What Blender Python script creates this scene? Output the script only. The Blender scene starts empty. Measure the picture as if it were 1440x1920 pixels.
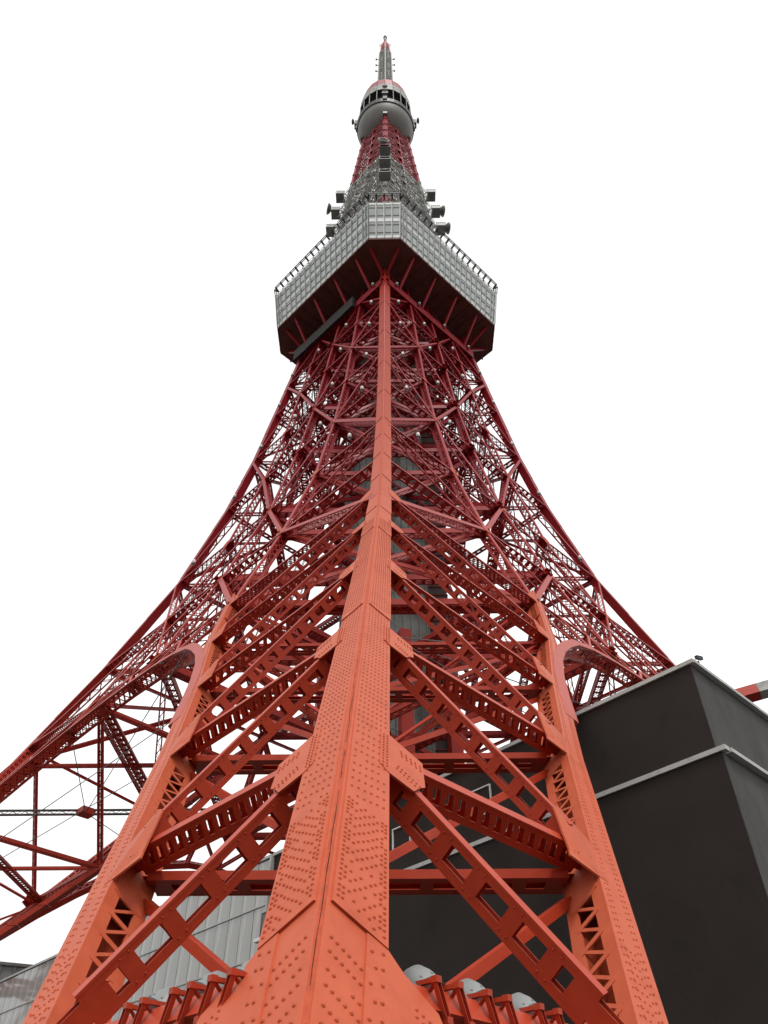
import bpy, math, random
from mathutils import Vector as V, Matrix
random.seed(7)
S2 = math.sqrt(0.5)
sc = bpy.context.scene
COL = sc.collection

# ------------------------------------------------------------------ camera
CAM_P, CAM_YAW = 43.6033, 0.92726
cam = bpy.data.cameras.new('camera'); camo = bpy.data.objects.new('camera', cam); COL.objects.link(camo)
cam.sensor_fit = 'VERTICAL'; cam.sensor_height = 36.0; cam.lens = 1488.11 / 1920 * 36.0
cam.clip_start = 0.05; cam.clip_end = 6000
camo.location = (0.8867, -76.4611, 1.28)
camo.rotation_euler = (math.radians(90 + CAM_P), 0, math.radians(CAM_YAW))
sc.camera = camo

# ------------------------------------------------------------------ world: bright overcast
SUN_EL, SUN_AZ = 64.0, 12.0          # azimuth to the right of straight behind the camera
w = bpy.data.worlds.new("World"); sc.world = w; w.use_nodes = True
nt = w.node_tree; nt.nodes.clear()
out = nt.nodes.new('ShaderNodeOutputWorld'); bg = nt.nodes.new('ShaderNodeBackground')
sky = nt.nodes.new('ShaderNodeTexSky'); sky.sky_type = 'NISHITA'; sky.sun_disc = False
sky.sun_elevation = math.radians(SUN_EL); sky.sun_rotation = math.radians(180 - SUN_AZ)
sky.air_density = 1.0; sky.dust_density = 4.0
tc = nt.nodes.new('ShaderNodeTexCoord')
nz = nt.nodes.new('ShaderNodeTexNoise'); nz.inputs['Scale'].default_value = 1.3; nz.inputs['Detail'].default_value = 3.0
nt.links.new(tc.outputs['Generated'], nz.inputs['Vector'])
cr = nt.nodes.new('ShaderNodeValToRGB')
cr.color_ramp.elements[0].position = 0.40; cr.color_ramp.elements[0].color = (7.6, 7.58, 7.53, 1)
cr.color_ramp.elements[1].position = 0.66; cr.color_ramp.elements[1].color = (10.6, 10.6, 10.55, 1)
nt.links.new(nz.outputs['Fac'], cr.inputs['Fac'])
# an overcast sky is about twice as bright overhead as near the horizon
sx = nt.nodes.new('ShaderNodeSeparateXYZ'); nt.links.new(tc.outputs['Generated'], sx.inputs['Vector'])
mr = nt.nodes.new('ShaderNodeMapRange'); mr.inputs[1].default_value = 0.0; mr.inputs[2].default_value = 0.55
mr.inputs[3].default_value = 0.76; mr.inputs[4].default_value = 1.34
nt.links.new(sx.outputs['Z'], mr.inputs[0])
ml = nt.nodes.new('ShaderNodeVectorMath'); ml.operation = 'SCALE'
mf = nt.nodes.new('ShaderNodeMapRange'); mf.inputs[1].default_value = 0.22; mf.inputs[2].default_value = 0.6; nt.links.new(sx.outputs['Z'], mf.inputs[0])
mc = nt.nodes.new('ShaderNodeMixRGB'); mc.inputs['Color1'].default_value = (10.2, 10.18, 10.1, 1)
nt.links.new(mf.outputs[0], mc.inputs['Fac']); nt.links.new(cr.outputs['Color'], mc.inputs['Color2'])
nt.links.new(mc.outputs['Color'], ml.inputs[0]); nt.links.new(mr.outputs[0], ml.inputs['Scale'])
mx = nt.nodes.new('ShaderNodeMixRGB'); mx.inputs['Fac'].default_value = 0.96
nt.links.new(sky.outputs['Color'], mx.inputs['Color1']); nt.links.new(ml.outputs['Vector'], mx.inputs['Color2'])
nt.links.new(mx.outputs['Color'], bg.inputs['Color']); bg.inputs['Strength'].default_value = 0.1
nt.links.new(bg.outputs['Background'], out.inputs['Surface'])

sun = bpy.data.lights.new('sun', 'SUN'); suno = bpy.data.objects.new('sun', sun); COL.objects.link(suno)
sun.energy = 1.5; sun.angle = math.radians(12); sun.color = (1.0, 0.97, 0.93)
az = math.radians(SUN_AZ); el = math.radians(SUN_EL)
sdir = V((math.sin(az) * math.cos(el), -math.cos(az) * math.cos(el), math.sin(el)))   # towards the sun
suno.rotation_euler = sdir.to_track_quat('Z', 'Y').to_euler()

vs = sc.view_settings
vs.view_transform = 'Standard'; vs.look = 'None'; vs.exposure = 0.12; vs.gamma = 1.0; vs.use_curve_mapping = False
sc.cycles.use_denoising = True
sc.cycles.max_bounces = 6; sc.cycles.diffuse_bounces = 4; sc.cycles.glossy_bounces = 3

# ------------------------------------------------------------------ materials
def mat(name, c1, c2=None, rough=0.5, scale=3.0, detail=6.0, metal=0.0, bump=0.0, bscale=40.0, spec=0.5, dirt_sheen=None, dscale=0.7, dlo=0.55, dhi=0.75, stretch=None):
    m = bpy.data.materials.new(name); m.use_nodes = True; t = m.node_tree; b = t.nodes['Principled BSDF']
    b.inputs['Roughness'].default_value = rough; b.inputs['Metallic'].default_value = metal
    b.inputs['Specular IOR Level'].default_value = spec
    g = t.nodes.new('ShaderNodeTexCoord'); src = g.outputs['Object']
    if stretch:
        mp = t.nodes.new('ShaderNodeMapping'); mp.inputs['Scale'].default_value = stretch
        t.links.new(src, mp.inputs['Vector']); src = mp.outputs['Vector']
    n = t.nodes.new('ShaderNodeTexNoise'); n.inputs['Scale'].default_value = scale; n.inputs['Detail'].default_value = detail
    t.links.new(src, n.inputs['Vector'])
    r = t.nodes.new('ShaderNodeValToRGB'); r.color_ramp.elements[0].position = 0.32; r.color_ramp.elements[1].position = 0.68
    r.color_ramp.elements[0].color = (*c1, 1); r.color_ramp.elements[1].color = (*(c2 or c1), 1)
    t.links.new(n.outputs['Fac'], r.inputs['Fac']); colr = r.outputs['Color']
    if dirt_sheen:
        n2 = t.nodes.new('ShaderNodeTexNoise'); n2.inputs['Scale'].default_value = dscale; n2.inputs['Detail'].default_value = 9; n2.inputs['Roughness'].default_value = 0.65
        t.links.new(src, n2.inputs['Vector'])
        r2 = t.nodes.new('ShaderNodeMapRange'); r2.inputs[1].default_value = dlo; r2.inputs[2].default_value = dhi
        t.links.new(n2.outputs['Fac'], r2.inputs[0])
        mm = t.nodes.new('ShaderNodeMixRGB'); t.links.new(r2.outputs[0], mm.inputs['Fac'])
        t.links.new(colr, mm.inputs['Color1']); mm.inputs['Color2'].default_value = (*dirt_sheen, 1); colr = mm.outputs['Color']
    t.links.new(colr, b.inputs['Base Color'])
    if bump:
        n3 = t.nodes.new('ShaderNodeTexNoise'); n3.inputs['Scale'].default_value = bscale; n3.inputs['Detail'].default_value = 4
        t.links.new(src, n3.inputs['Vector'])
        bp = t.nodes.new('ShaderNodeBump'); bp.inputs['Strength'].default_value = bump; bp.inputs['Distance'].default_value = 0.02
        t.links.new(n3.outputs['Fac'], bp.inputs['Height']); t.links.new(bp.outputs['Normal'], b.inputs['Normal'])
    return m
M = {}
M['red'] = mat('red_paint', (0.43, 0.047, 0.018), (0.48, 0.056, 0.022), rough=0.45, scale=2.2, bump=0.10, bscale=14, spec=0.24, dirt_sheen=(0.29, 0.026, 0.010), dscale=1.3, dlo=0.56, dhi=0.9)  # deeper than the column plates, with the lattice shade in the colour
# the paint colour mixes to a deeper red with height
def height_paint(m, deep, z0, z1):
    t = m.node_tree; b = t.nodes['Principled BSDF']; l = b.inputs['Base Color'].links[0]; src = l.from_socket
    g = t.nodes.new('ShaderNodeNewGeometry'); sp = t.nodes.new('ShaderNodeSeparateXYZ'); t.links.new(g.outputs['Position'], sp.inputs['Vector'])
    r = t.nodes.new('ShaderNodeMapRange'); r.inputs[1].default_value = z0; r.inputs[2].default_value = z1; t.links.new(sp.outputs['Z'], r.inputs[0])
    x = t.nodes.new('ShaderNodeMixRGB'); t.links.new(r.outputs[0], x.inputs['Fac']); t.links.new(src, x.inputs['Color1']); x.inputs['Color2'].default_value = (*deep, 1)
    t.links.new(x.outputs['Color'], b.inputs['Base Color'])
M['plate'] = mat('lit_column_paint', (0.50, 0.097, 0.042), (0.55, 0.112, 0.050), rough=0.5, scale=2.2, bump=0.10, bscale=14, spec=0.16, dirt_sheen=(0.37, 0.058, 0.022), dscale=1.3, dlo=0.54, dhi=0.9)  # paler copy of the girder red, light on the outer plates painted in
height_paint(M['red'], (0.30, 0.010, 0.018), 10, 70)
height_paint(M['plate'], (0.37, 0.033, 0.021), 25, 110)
M['seam'] = mat('weathered_ridge_paint', (0.38, 0.060, 0.024), (0.48, 0.080, 0.031), rough=0.5, scale=5, bump=0.15, bscale=20, spec=0.14, dirt_sheen=(0.15, 0.035, 0.02), dscale=2.0, dlo=0.55, dhi=0.85, stretch=(2, 2, 0.35))
M['crack'] = mat('crack_grime', (0.045, 0.022, 0.014), (0.09, 0.03, 0.018), rough=0.9, scale=6, spec=0.05)
M['white'] = mat('aged_white_paint', (0.33, 0.33, 0.31), (0.42, 0.42, 0.39), rough=0.6, scale=1.5, spec=0.3, dirt_sheen=(0.15, 0.145, 0.13), dscale=1.0, dlo=0.45, dhi=0.75)
M['alu'] = mat('aluminium_cladding', (0.56, 0.58, 0.56), (0.64, 0.66, 0.64), rough=0.5, scale=0.8, spec=0.4, dirt_sheen=(0.36, 0.37, 0.35), dscale=1.5)
M['deckglass'] = mat('deck_glazing', (0.27, 0.295, 0.285), (0.36, 0.385, 0.37), rough=0.12, scale=0.35, detail=2, spec=0.6)
M['darkgap'] = mat('dark_gasket_shade', (0.03, 0.03, 0.028), (0.05, 0.05, 0.046), rough=0.6)
M['soffit'] = mat('soffit_panels', (0.13, 0.055, 0.042), (0.17, 0.072, 0.055), rough=0.7, scale=0.6, spec=0.2, dirt_sheen=(0.06, 0.038, 0.03), dscale=0.8)
M['rail'] = mat('dark_railing', (0.022, 0.022, 0.022), (0.035, 0.033, 0.032), rough=0.5)
M['darkwall'] = mat('dark_brown_wall', (0.030, 0.0235, 0.021), (0.036, 0.0285, 0.0255), rough=0.85, scale=0.5, bump=0.2, bscale=30, spec=0.15, dirt_sheen=(0.024, 0.020, 0.018), dscale=0.35)
M['greywall'] = mat('grey_render_wall', (0.082, 0.080, 0.076), (0.105, 0.102, 0.098), rough=0.85, scale=0.7, bump=0.25, bscale=14, spec=0.15, dirt_sheen=(0.065, 0.063, 0.060), dscale=0.8, dlo=0.42, dhi=0.7, stretch=(1, 1, 0.35))
M['coping'] = mat('metal_coping', (0.40, 0.40, 0.38), (0.48, 0.48, 0.46), rough=0.5, scale=1.2, spec=0.4, dirt_sheen=(0.30, 0.29, 0.27), dscale=2)
M['panelglass'] = mat('grey_glass_panel', (0.29, 0.29, 0.275), (0.37, 0.37, 0.35), rough=0.07, scale=1.0, detail=2, spec=0.9, dirt_sheen=(0.50, 0.50, 0.47), dscale=1.0, dlo=0.52, dhi=0.6, stretch=(1.1, 1.1, 0.10))  # pale upright streaks put bright reflections into the panel colour
M['shaftglass'] = mat('shaft_glass', (0.075, 0.088, 0.078), (0.15, 0.165, 0.145), rough=0.2, scale=0.35, detail=3, spec=0.6)
M['shaftdark'] = mat('shaft_dark_mesh', (0.035, 0.025, 0.023), (0.055, 0.04, 0.035), rough=0.7, scale=1.0)
M['steel'] = mat('grey_steel', (0.15, 0.148, 0.14), (0.20, 0.198, 0.185), rough=0.5, scale=2)
M['darksteel'] = mat('dark_grey_steel', (0.11, 0.105, 0.10), (0.15, 0.142, 0.135), rough=0.6, scale=2)
M['bowl'] = mat('bowl_cladding', (0.16, 0.152, 0.14), (0.20, 0.19, 0.175), rough=0.55, scale=0.4, spec=0.3, dirt_sheen=(0.13, 0.124, 0.115), dscale=0.6)
M['lamp'] = mat('lamp_housing_grey', (0.19, 0.205, 0.205), (0.24, 0.255, 0.25), rough=0.45, scale=3, spec=0.4, dirt_sheen=(0.14, 0.15, 0.15), dscale=4)
M['bulb'] = mat('lamp_glass_cream', (0.66, 0.62, 0.55), (0.74, 0.70, 0.64), rough=0.3)
M['tarp'] = mat('dark_sheet', (0.028, 0.024, 0.023), (0.045, 0.038, 0.036), rough=0.8, scale=1.2, bump=0.5, bscale=3)
M['asphalt'] = mat('asphalt', (0.04, 0.04, 0.041), (0.06, 0.059, 0.058), rough=0.9, scale=0.5, bump=0.3, bscale=30)
M['brightwhite'] = mat('white_frame_paint', (0.72, 0.72, 0.70), (0.78, 0.78, 0.76), rough=0.5)

# ------------------------------------------------------------------ mesh builder
class MB:
    def __init__(s): s.v = []; s.f = []
    def box(s, o, x, y, z):                      # centre and three half vectors
        i = len(s.v)
        for a in (-1, 1):
            for b in (-1, 1):
                for c in (-1, 1): s.v.append(tuple(o + x * a + y * b + z * c))
        if x.cross(y).dot(z) > 0: fs = ((0,1,3,2),(4,6,7,5),(0,4,5,1),(2,3,7,6),(0,2,6,4),(1,5,7,3))
        else: fs = ((2,3,1,0),(5,7,6,4),(1,5,4,0),(6,7,3,2),(4,6,2,0),(3,7,5,1))
        s.f += [tuple(i + k for k in q) for q in fs]
    def bar(s, p, q, u, uw, n, nw): s.box((p + q) / 2, (q - p) / 2, u * (uw / 2), n * (nw / 2))
    def rod(s, p, q, wd, dp=None, ref=V((0, 0, 1))):
        a = q - p
        if a.length < 1e-5: return
        a.normalize()
        if abs(a.dot(ref)) > 0.97: ref = V((1, 0.3, 0))
        n = a.cross(ref).normalized(); u = n.cross(a)
        s.bar(p, q, u, wd, n, dp or wd)
    def prism(s, poly, d):                        # polygon extruded by d (poly at outside, d inwards)
        i = len(s.v); n = len(poly)
        s.v += [tuple(p) for p in poly] + [tuple(p + d) for p in poly]
        nn = V((0, 0, 0))
        for k in range(n): nn += poly[k].cross(poly[(k + 1) % n])
        if nn.dot(d) > 0:
            top = tuple(i + k for k in reversed(range(n))); bot = tuple(i + n + k for k in range(n)); fl = True
        else:
            top = tuple(i + k for k in range(n)); bot = tuple(i + n + k for k in reversed(range(n))); fl = False
        s.f += [top, bot]
        for k in range(n):
            a, b = i + k, i + (k + 1) % n
            s.f.append((a, b, b + n, a + n) if fl else (b, a, a + n, b + n))
    def loft(s, rings, cap=True, closed=True):
        n = len(rings[0]); i = len(s.v)
        for r in rings: s.v += [tuple(p) for p in r]
        for k in range(len(rings) - 1):
            for j in range(n if closed else n - 1):
                a = i + k * n + j; b = i + k * n + (j + 1) % n
                s.f.append((a, b, b + n, a + n))
        if cap:
            s.f.append(tuple(i + k for k in reversed(range(n)))); s.f.append(tuple(i + (len(rings) - 1) * n + k for k in range(n)))
    def lathe(s, prof, o=V((0, 0, 0)), seg=24, axis=V((0, 0, 1)), cap=False):
        axis = axis.normalized(); x = axis.cross(V((0, 1, 0.01))).normalized(); y = axis.cross(x)
        s.loft([[o + axis * z + (x * math.cos(k * 2 * math.pi / seg) + y * math.sin(k * 2 * math.pi / seg)) * r for k in range(seg)] for r, z in prof], cap=cap)
    def dome(s, p, n, r, h, seg=6):
        x = n.cross(V((0.3, 0.2, 1))).normalized(); y = n.cross(x); i = len(s.v)
        for rr, hh in ((1.0, 0.0), (0.82, 0.7)):
            for k in range(seg):
                a = k * 2 * math.pi / seg; s.v.append(tuple(p + (x * math.cos(a) + y * math.sin(a)) * r * rr + n * h * hh))
        s.v.append(tuple(p + n * h))
        for k in range(seg):
            k2 = (k + 1) % seg
            s.f.append((i + k, i + k2, i + seg + k2, i + seg + k)); s.f.append((i + seg + k, i + seg + k2, i + 2 * seg))
    def mesh(s, name, m):
        me = bpy.data.meshes.new(name); me.from_pydata(s.v, [], s.f); me.materials.append(m); me.update(); return me

def link(name, data, parent=None):
    o = bpy.data.objects.new(name, data); COL.objects.link(o)
    if parent: o.parent = parent
    return o
def obj(name, mb, m, parent=None, smooth=False, **kw):
    me = mb.mesh(name, M[m] if isinstance(m, str) else m)
    if smooth:
        for p in me.polygons: p.use_smooth = True
        try: me.set_sharp_from_angle(angle=math.radians(35))
        except Exception: pass
    o = link(name, me, parent)
    for k, v in kw.items(): o[k] = v
    return o
def thing(name, label, cat, loc=(0, 0, 0), group=None):
    o = link(name, None); o.location = loc; o['label'] = label; o['category'] = cat
    if group: o['group'] = group
    o.empty_display_size = 0.5
    return o
def part(name, parent):
    o = link(name, None, parent); o.empty_display_size = 0.5; return o
def copy_tree(o, parent=None):
    c = o.copy(); COL.objects.link(c)
    if parent: c.parent = parent
    for ch in list(o.children): copy_tree(ch, c)
    return c

# ------------------------------------------------------------------ pieces
def girder(mb, A, B, n, h, wd, sp=0.9, style='ladder', c=None, planes=(-1, 1), bw=None, tb=0.02, fl=0.0, bolts=False):
    """lattice girder: outer flange plate (height h) on line A-B, inner flange wd behind it, laced top and bottom;
    fl = width of the flange strips along both edges (share of wd)"""
    a = B - A; L = a.length; a.normalize(); n = (n - a * n.dot(a)).normalized(); u = a.cross(n)
    if u.z < -1e-4 or (abs(u.z) < 1e-4 and u.x < 0): u = -u
    c = c or max(0.05, wd * (0.06 if fl else 0.16))
    mb.bar(A - n * (c / 2), B - n * (c / 2), u, h, n, c)
    mb.bar(A - n * (wd - c / 2), B - n * (wd - c / 2), u, h, n, c)
    N = max(2, round(L / sp)); d = L / N; bw = bw or sp * 0.36; f = max(c, fl * wd)
    for s in planes:
        o = u * (s * (h / 2 - tb))
        if fl:
            for q in (c * .98 + (f - c) / 2, wd - c * .98 - (f - c) / 2): mb.bar(A + o * 1.01 - n * q, B + o * 1.01 - n * q, n, f - c, u, tb)
        for k in range(N + 1):
            p = A + a * (k * d) + o
            hb = bw if 0 < k < N else bw * (2.2 if not fl else 3.0)
            if style in ('ladder', 'mixed') or k in (0, N):
                mb.bar(p - n * f * 0.9, p - n * (wd - f * 0.9), a, hb, u, tb * .8)
                if bolts and s < 0 and 0 < k < N:
                    for da in (-.28, .28):
                        for q in (f * .6, wd - f * .6): mb.dome(p - n * q + a * (da * hb) - u * (tb * .6), -u, .021, .02, 5)
            if style == 'slant' and 0 < k < N:
                mb.bar(p - a * (sp * .3) - n * f * 0.9, p + a * (sp * .3) - n * (wd - f * 0.9), a, bw, u, tb * .8)
            if k < N and style not in ('ladder', 'slant'):
                q = p + a * d
                if style == 'mixed':
                    mb.bar(p - n * f * .9, q - n * (wd - f * .9), a, bw * 0.45, u, tb * 0.7)
                else:
                    i1, i2 = (c * .9, wd - c * .9) if k % 2 == 0 else (wd - c * .9, c * .9)
                    mb.bar(p - n * i1, q - n * i2, a, bw * 0.6, u, tb)
                    if style == 'x': mb.bar(p - n * i2, q - n * i1, a, bw * 0.5, u, tb * 0.8)

def box_column(mb, P, Q, e1, e2, wd, dp):         # solid box: corner line P-Q, sides along e1 (wd) and e2 (dp)
    mb.loft([[P, P + e1 * wd, P + e1 * wd + e2 * dp, P + e2 * dp], [Q, Q + e1 * wd, Q + e1 * wd + e2 * dp, Q + e2 * dp]])

# ------------------------------------------------------------------ tower geometry
ZT = [-2.72, 7.6, 13.38, 20.07, 28.51, 38.74, 50.02, 62.22, 74.24, 84.29, 114.4]
RT = [72.55, 63.86, 59.0, 53.59, 46.91, 38.89, 32.19, 25.88, 21.75, 19.11, 13.2]
def rz(z):
    for i in range(len(ZT) - 1):
        if z <= ZT[i + 1] or i == len(ZT) - 2:
            t = (z - ZT[i]) / (ZT[i + 1] - ZT[i]); return RT[i] + t * (RT[i + 1] - RT[i])
LV = {10: -0.3, 9: 3.3, 8: 7.6, 7: 13.38, 6: 20.07, 5: 28.51, 4: 38.74, 3: 50.02, 2: 62.22, 1: 74.24, 0: 84.29, -1: 93.8, -2: 101.4, -3: 108.4, -4: 114.2}
TI = {10: 0.050, 9: 0.064, 8: 0.081, 7: 0.107, 6: 0.146, 5: 0.214, 4: 0.305, 3: 0.292, 2: 0.285, 1: 0.280, 0: 0.272, -1: 0.272, -2: 0.272, -3: 0.272, -4: 0.272}
EL, ER = V((-S2, S2, 0)), V((S2, S2, 0))
NL, NR = V((-S2, -S2, 0)), V((S2, -S2, 0))
def corner(z): return V((0, -rz(z), z))
def fp(t, z, side=-1):                            # point on the left (-1) or right (+1) face of the N corner
    r = rz(z); return V((side * r * t, -r * (1 - t), z))
def fnorm(t, z, side=-1):
    a = fp(t, z + .5, side) - fp(t, z - .5, side); e = V((side * S2, S2, 0))
    n = a.cross(e); n.normalize(); o = NL if side < 0 else NR
    return n if n.dot(o) > 0 else -n
def mir(v): return V((-v.x, v.y, v.z))
def pl(t, k, side=-1): return fp(t, LV[k], side)

tower = thing('lattice_tower', 'tall orange red steel lattice tower with grey observation deck and mast, standing in the middle', 'tower')

# ---------------- one leg (N corner); the other three are copies turned about the axis
W = 1.02
leg = part('tower_leg', tower)
CH = [-0.3, 4.45, 16.3, 28.5, 34.5, 44.0, 51.0, 57, 63.0, 71.0, 80.0, 90.0, 100.0, 114.2]
def ring(z, w, ch=0.075):
    P = corner(z); return [P + EL * ch, P + ER * ch, P + ER * w, P + (ER + EL) * w, P + EL * w]
def zs_between(a, b): return [a] + [z for z in ZT if a + .05 < z < b - .05] + [b]
for i in range(len(CH) - 1):
    mb = MB(); zz = zs_between(CH[i], CH[i + 1]); mb.loft([list(reversed(ring(z, W))) for z in zz][::1])
    # loft winding: reversed ring keeps normals outward
    obj('column_section', mb, 'plate', leg)
# cover plates, proud at the lower edge and nearly flush at the upper one, cut on the slant
def cover(side, z0, z1, t0=0.045, t1=0.006, wd=W + 0.03):
    e = EL if side < 0 else ER; n = NL if side < 0 else NR; mb = MB(); a0, a1 = 0.12, wd; dr = 0.46
    cut = [z for z in ZT if z0 + .3 < z < z1 - .3]
    zz = [z0] + cut + [z1]
    rings = []
    for k, z in enumerate(zz):
        f = (z - z0) / (z1 - z0); t = t0 + (t1 - t0) * f
        d0 = dr if k in (0, len(zz) - 1) else 0
        A = corner(z) + e * a0; zb = z - d0; B = corner(zb) + e * a1
        rings.append([A - n * .01, B - n * .01, B + n * t, A + n * t])
    if side < 0: rings = [list(reversed(r)) for r in rings]
    mb.loft(rings); return mb
for i in range(1, len(CH) - 1):
    for s in (-1, 1): obj('cover_plate', cover(s, CH[i], CH[i + 1] - 0.015), 'plate', leg)
# weathered ridge seam
mb = MB()
for a, b in zip(ZT[:7], ZT[1:8]):
    P, Q = corner(a) - V((0, -0.045, 0)), corner(b) - V((0, -0.045, 0)); mb.bar(P, Q, V((1, 0, 0)), 0.075, V((0, 1, 0)), 0.02)
obj('ridge_seam', mb, 'seam', leg)
mb = MB(); z = 1.8; off = 0.0
while z < 12:
    z2 = z + random.uniform(.12, .4); o2 = off * .5 + random.uniform(-.008, .008)
    if random.random() < .8:
        P, Q = corner(z) + V((off, .033, 0)), corner(z2) + V((o2, .033, 0)); mb.bar(P, Q, V((1, 0, 0)), random.uniform(.005, .013), V((0, 1, 0)), .006)
    z, off = z2, o2
obj('paint_crack', mb, 'crack', leg, kind='stuff')
# lower flare: a wide gusset each side of the base
for s in (-1, 1):
    n = NL if s < 0 else NR; e = EL if s < 0 else ER
    def P(a, z, pr=0.03): return corner(z) + e * a + n * pr
    mb = MB(); mb.prism([P(0.72, 4.14, .028), P(W, 4.02, .028), P(1.32, 3.72, .028), P(1.86, 3.33, .028), P(2.02, 3.0, .028), P(2.1, 2.5, .028), P(2.2, 1.5, .028), P(.72, 1.5, .028)], -n * 0.05)
    obj('base_gusset', mb, 'plate', leg)

DZN = {9: 0, 8: .45, 7: .85, 6: 2.2, 5: 2.5, 4: 1.7}
DZI = {9: 0, 8: .46, 7: .33, 6: .2, 5: .1, 4: 0}
NP = lambda k: corner(LV[k] + DZN[k])
IP = lambda k, s: fp(TI[k], LV[k] + DZI[k], s)
MH = {9: (.46, 1.0), 8: (.24, .62), 7: (.23, .60), 6: (.22, .58), 5: (.21, .58), 4: (.30, .75)}
def seg_ends(A, B, sa, sb):
    a = (B - A).normalized(); return A + a * sa, B - a * sb
SI = .72                                          # width of the inner column plates
for s in (-1, 1):
    n0 = NL if s < 0 else NR; e = EL if s < 0 else ER
    for k in range(9, 3, -1):
        h, wd = MH[k]; n = fnorm(TI[k] / 2, LV[k], s)
        A, B = NP(k), IP(k, s)
        if k == 9: A, B, h = corner(3.51), fp(TI[9], 3.51, s), .29
        if k < 9: A = corner(LV[k] + DZN[k] + .33 - h / 2)
        P, Q = seg_ends(A, B, W * .9, .1)
        mb = MB(); girder(mb, P, Q, n, h, wd, sp=.37 if k > 6 else .45, style='slant' if k > 5 else 'mixed' if k > 4 else 'x', bw=.155 if k > 5 else .2, fl=.24 if k > 4 else 0)
        obj('cross_beam', mb, 'red', leg)
        if k < 9:                                  # diagonal: corner at k down to the inner column at k+1
            A, B = NP(k), pl(TI[k + 1], k + 1, s)
            G0 = corner(LV[k] + DZN[k] - .45 - .13) + e * 1.74; Q = B + V((0, 0, .42)); P = G0 - (Q - G0).normalized() * .62; P, Q = seg_ends(P, Q, 0, .62)
            mb = MB(); girder(mb, P, Q, n, h * .92, wd, sp=.76 if k > 5 else .85, style='ladder' if k > 5 else 'mixed', bw=.29 if k > 5 else .24, fl=.25, bolts=k > 6)
            obj('diagonal_brace', mb, 'red', leg)
        # gusset at the corner
        if k < 9:
            sg = 1.0 if k > 6 else .95
            hd = (pl(TI[k], k, s) - corner(LV[k])).normalized(); A0 = corner(LV[k])
            dd = (pl(TI[k + 1], k + 1, s) - corner(LV[k])).normalized(); z = LV[k]
            up = (corner(z + 1) - corner(z)).normalized()
            def cp(a, dz): return corner(z + dz + DZN[k] - .45) + e * a
            o = n0 * 0.05; q1 = 1.0 if k > 6 else 1.15
            poly = [cp(.80, 1.42 * q1), cp(W + .02, 1.30 * q1), cp(1.93, .80), cp(1.95, .02), cp(1.84, -.04), cp(1.64, -.24), cp(W + .02, .0), cp(.80, .20)]
            mb = MB(); mb.prism([q + o for q in poly], -n0 * 0.06); obj('gusset_plate', mb, 'plate', leg)
            # gusset on the inner column
            I = pl(TI[k], k, s); ad = -hd; d2 = (NP(k - 1) - I).normalized() if k > 4 else up; dq = n.cross(d2).normalized(); dq = dq if dq.z > 0 else -dq; I0 = I + V((0, 0, .42))
            iu = (pl(TI[k - 1], k - 1, s) - I).normalized()
            poly = [I + ad * .95 + iu * (h / 2 + .03), I0 + d2 * 1.1 - dq * .14, I0 + d2 * 1.1 + dq * .14, I + iu * .95 + hd * .1, I + hd * .3 - iu * .7, I - iu * .6, I + ad * .95 - iu * (h / 2 + .02)]
            mb = MB(); mb.prism([q + n * .035 for q in poly], -n * .045); obj('gusset_plate', mb, 'plate', leg)
    # inner column on this face, outer plate solid, side facing the corner laced
    for k in range(10, 4, -1):
        A, B = pl(TI[k], k, s), pl(TI[k - 1], k - 1, s); a = (B - A).normalized()
        n = fnorm((TI[k] + TI[k - 1]) / 2, (LV[k] + LV[k - 1]) / 2, s)
        u = a.cross(n).normalized()
        if u.dot(e) < 0: u = -u
        dp = 1.05; cw = SI if k > 6 else SI * .9; mb = MB()
        mb.bar(A + u * (cw / 2), B + u * (cw / 2), u, cw, n, .05)                     # outer plate
        mb.bar(A + u * (cw - .03) - n * (dp / 2), B + u * (cw - .03) - n * (dp / 2), n, dp, u, .04)   # far side
        mb.bar(A + u * (cw / 2) - n * dp, B + u * (cw / 2) - n * dp, u, cw, n, .04)       # inner plate
        for q in (.15, dp - .13): mb.bar(A + u * .03 - n * q, B + u * .03 - n * q, n, .30, u, .05)
        L = (B - A).length; N = max(2, round(L / .8)); d = L / N
        for j in range(N):
            p = A + u * .012 + a * (j * d); q = p + a * d
            mb.bar(p - n * .2, p - n * (dp - .2), a, .15, u, .03)
            mb.bar(p - n * .25 + a * .06, q - n * (dp - .25), a, .12, u, .024)
        for j in (0, N): mb.bar(A + u * .01 + a * (j * d + (-.35 if j else .35)) - n * .1, A + u * .01 + a * (j * d + (-.35 if j else .35)) - n * (dp - .1), a, .9, u, .035)
        mb.bar(A + u * (cw + .02) - n * .05, B + u * (cw + .02) - n * .05, u, .035, n, .14)  # outer edge flange
        obj('inner_column', mb, 'plate', leg)
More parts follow.
